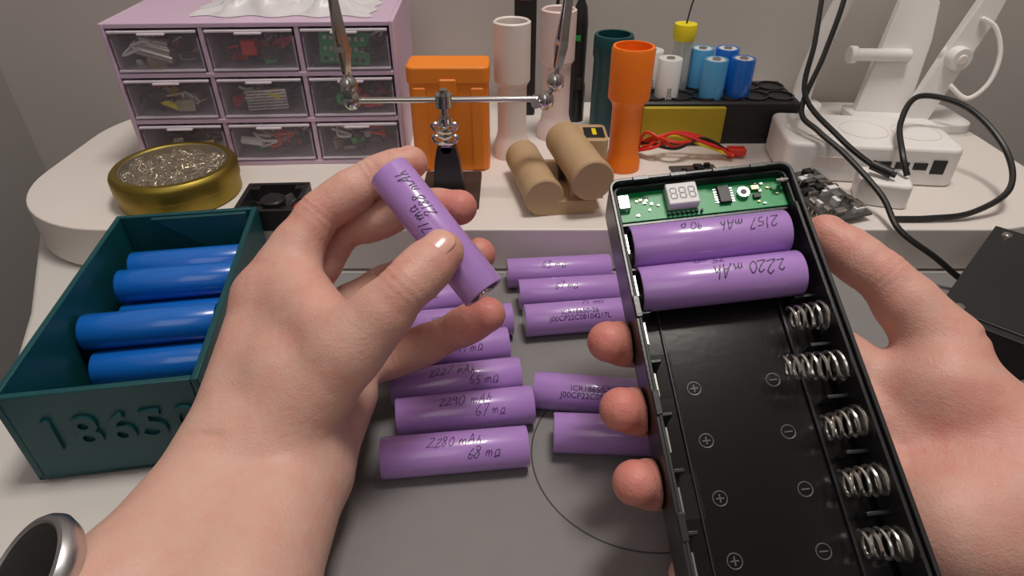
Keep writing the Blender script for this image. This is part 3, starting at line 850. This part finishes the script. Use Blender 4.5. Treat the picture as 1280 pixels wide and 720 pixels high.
# power strip / charger
ps=empty('power_strip',(256,450,30)); Xp=rotZ(-.12)
b=B(); b.prism(rrect(118,62,8),0,28,'white',X=Xp); b.obj('housing',ps,bevel=2.5)
b=B()
for x in(8,20,32,44): b.box((x,-31.2,15),(9,1.2,5 if x<40 else 10),'blackmatte',X=Xp)
b.box((-30,-31.2,15),(22,.8,8),'whitepla',X=Xp)
for x in(-38,0,36):
    b.lathe([(17,28),(17,28.4),(16,28.4),(15,26.8),(0,26.8)],'whitepla',Xp@T(x,0,0),32)
    for sx in(-5,5): b.cyl((x+sx,0,26.8),(x+sx,0,27.2),2,'chip',X=Xp,seg=12)
b.obj('sockets',ps)
b=B(); b.prism(rrect(32,27,5),0,17,'white',X=T(250,396,30)@rotZ(-.3)); b.obj('usb_charger',bevel=2)

# lamp with bent arm; clamp lamp
b=B()
b.lathe([(0,0),(20,0),(20,4),(18,7),(8,9),(7,14),(0,14)],'white',T(258,568,30),32)
b.sweep([(258,568,40),(259,568,60),(265,568,95),(274,565,135),(290,555,220),(275,515,300),(235,470,330),(190,440,325)],8,'white',seg=14)
b.lathe([(0,0),(8,-2),(34,-26),(36,-30),(34,-30),(0,-12)],'white',T(185,438,328),32)
b.obj('desk_lamp')
b=B()
b.prism(rrect(92,56,12),0,7,'white',X=T(338,540,30))
b.prism([(-24,0),(20,0),(24,60),(22,88),(14,96),(-2,96),(-8,88)],-4.5,4.5,'white',X=T(322,548,36)@rotZ(-.1)@rotX(math.radians(80)))
b.prism([(-10,0),(10,0),(34,80),(46,150),(36,152),(20,96),(8,60)],-5,5,'white',X=T(340,530,36)@rotZ(-.15)@rotX(math.radians(86)))
b.cyl((356,520,88),(354,536,88),9,'white',seg=32); b.cyl((356,518.5,88),(356,521,88),4,'whitepla',seg=24)
b.cyl((283,550,84),(330,548,84),5,'white'); b.cyl((280,550,84),(286,550,84),7,'white')
b.sweep([(350,515,70),(362,506,62),(374,506,74),(378,512,94),(372,520,112),(362,526,118)],1.8,'white')
b.obj('clamp_lamp',bevel=1)

# cables
b=B()
b.sweep([(252,535,150),(242,505,135),(227,481,102),(206,448,74),(212,427,66),(224,406,58),(238,374,44),(241,349,33),(262,337,20),(283,330,6),(300,341,3)],1.9,'cable',seg=8)
b.sweep([(238,535,140),(222,490,110),(209,455,82),(222,418,66),(240,398,54),(252,388,51)],1.9,'cable',seg=8)
b.cyl((240,399,54),(250,390,51.5),3.4,'cable')
b.obj('power_cable')
b=B()
b.sweep([(262,392,49),(260,402,60),(270,432,70),(291,455,81),(322,445,76),(336,414,59),(324,380,46),(296,367,35),(268,364,32.5),(246,364,32)],2.0,'cable',seg=8)
b.obj('usb_cable')

# black instrument right
b=B(); X0=T(211,256,0)@rotZ(math.atan2(92,89))
b.box((60,-48,20),(118,96,40),'blackmatte',X=X0)
b.box((60,-48,40.3),(108,86,1.2),'black',X=X0)
for x in(10,108):
    for y in(-8,-88): b.lathe([(0,2),(2.4,1.6),(3,0)],'metal',X0@T(x,y,40.5),16)
for i in range(8): b.box((30+i*7,-60,41.1),(2.5,30,.5),'chip',X=X0)
for i in range(3): b.cyl((-1.5,-30-i*18,20),(.5,-30-i*18,20),5,'metal',X=X0,seg=20)
b.obj('bench_power_supply',bevel=1)

# ---------------------------------------------------------------- lights
def area(name,loc,tgt,size,power,col,sy=None):
    l=bpy.data.lights.new(name,'AREA'); l.energy=power; l.color=col; l.shape='RECTANGLE'; l.size=size; l.size_y=sy or size
    o=bpy.data.objects.new(name,l); sc.collection.objects.link(o); o.location=loc
    o.rotation_euler=(Vector(tgt)-Vector(loc)).to_track_quat('-Z','Y').to_euler(); return o
area('ceiling_light',(0.18,0.30,1.35),(0.1,0.3,0),.3,10.4,(1,.94,.87))
area('room_light',(-0.25,-0.75,1.1),(0,.3,0),.8,2.7,(1,.95,.91))
w=bpy.data.worlds.new('world'); sc.world=w; w.use_nodes=True
w.node_tree.nodes['Background'].inputs['Color'].default_value=(1,.95,.91,1); w.node_tree.nodes['Background'].inputs['Strength'].default_value=.17

cam=bpy.data.cameras.new('camera'); cam.sensor_width=36; cam.lens=806/1280*36; cam.clip_start=.01
co=bpy.data.objects.new('camera',cam); sc.collection.objects.link(co); co.location=(0,0,.235)
co.rotation_euler=(math.radians(90-35.26),0,0); sc.camera=co
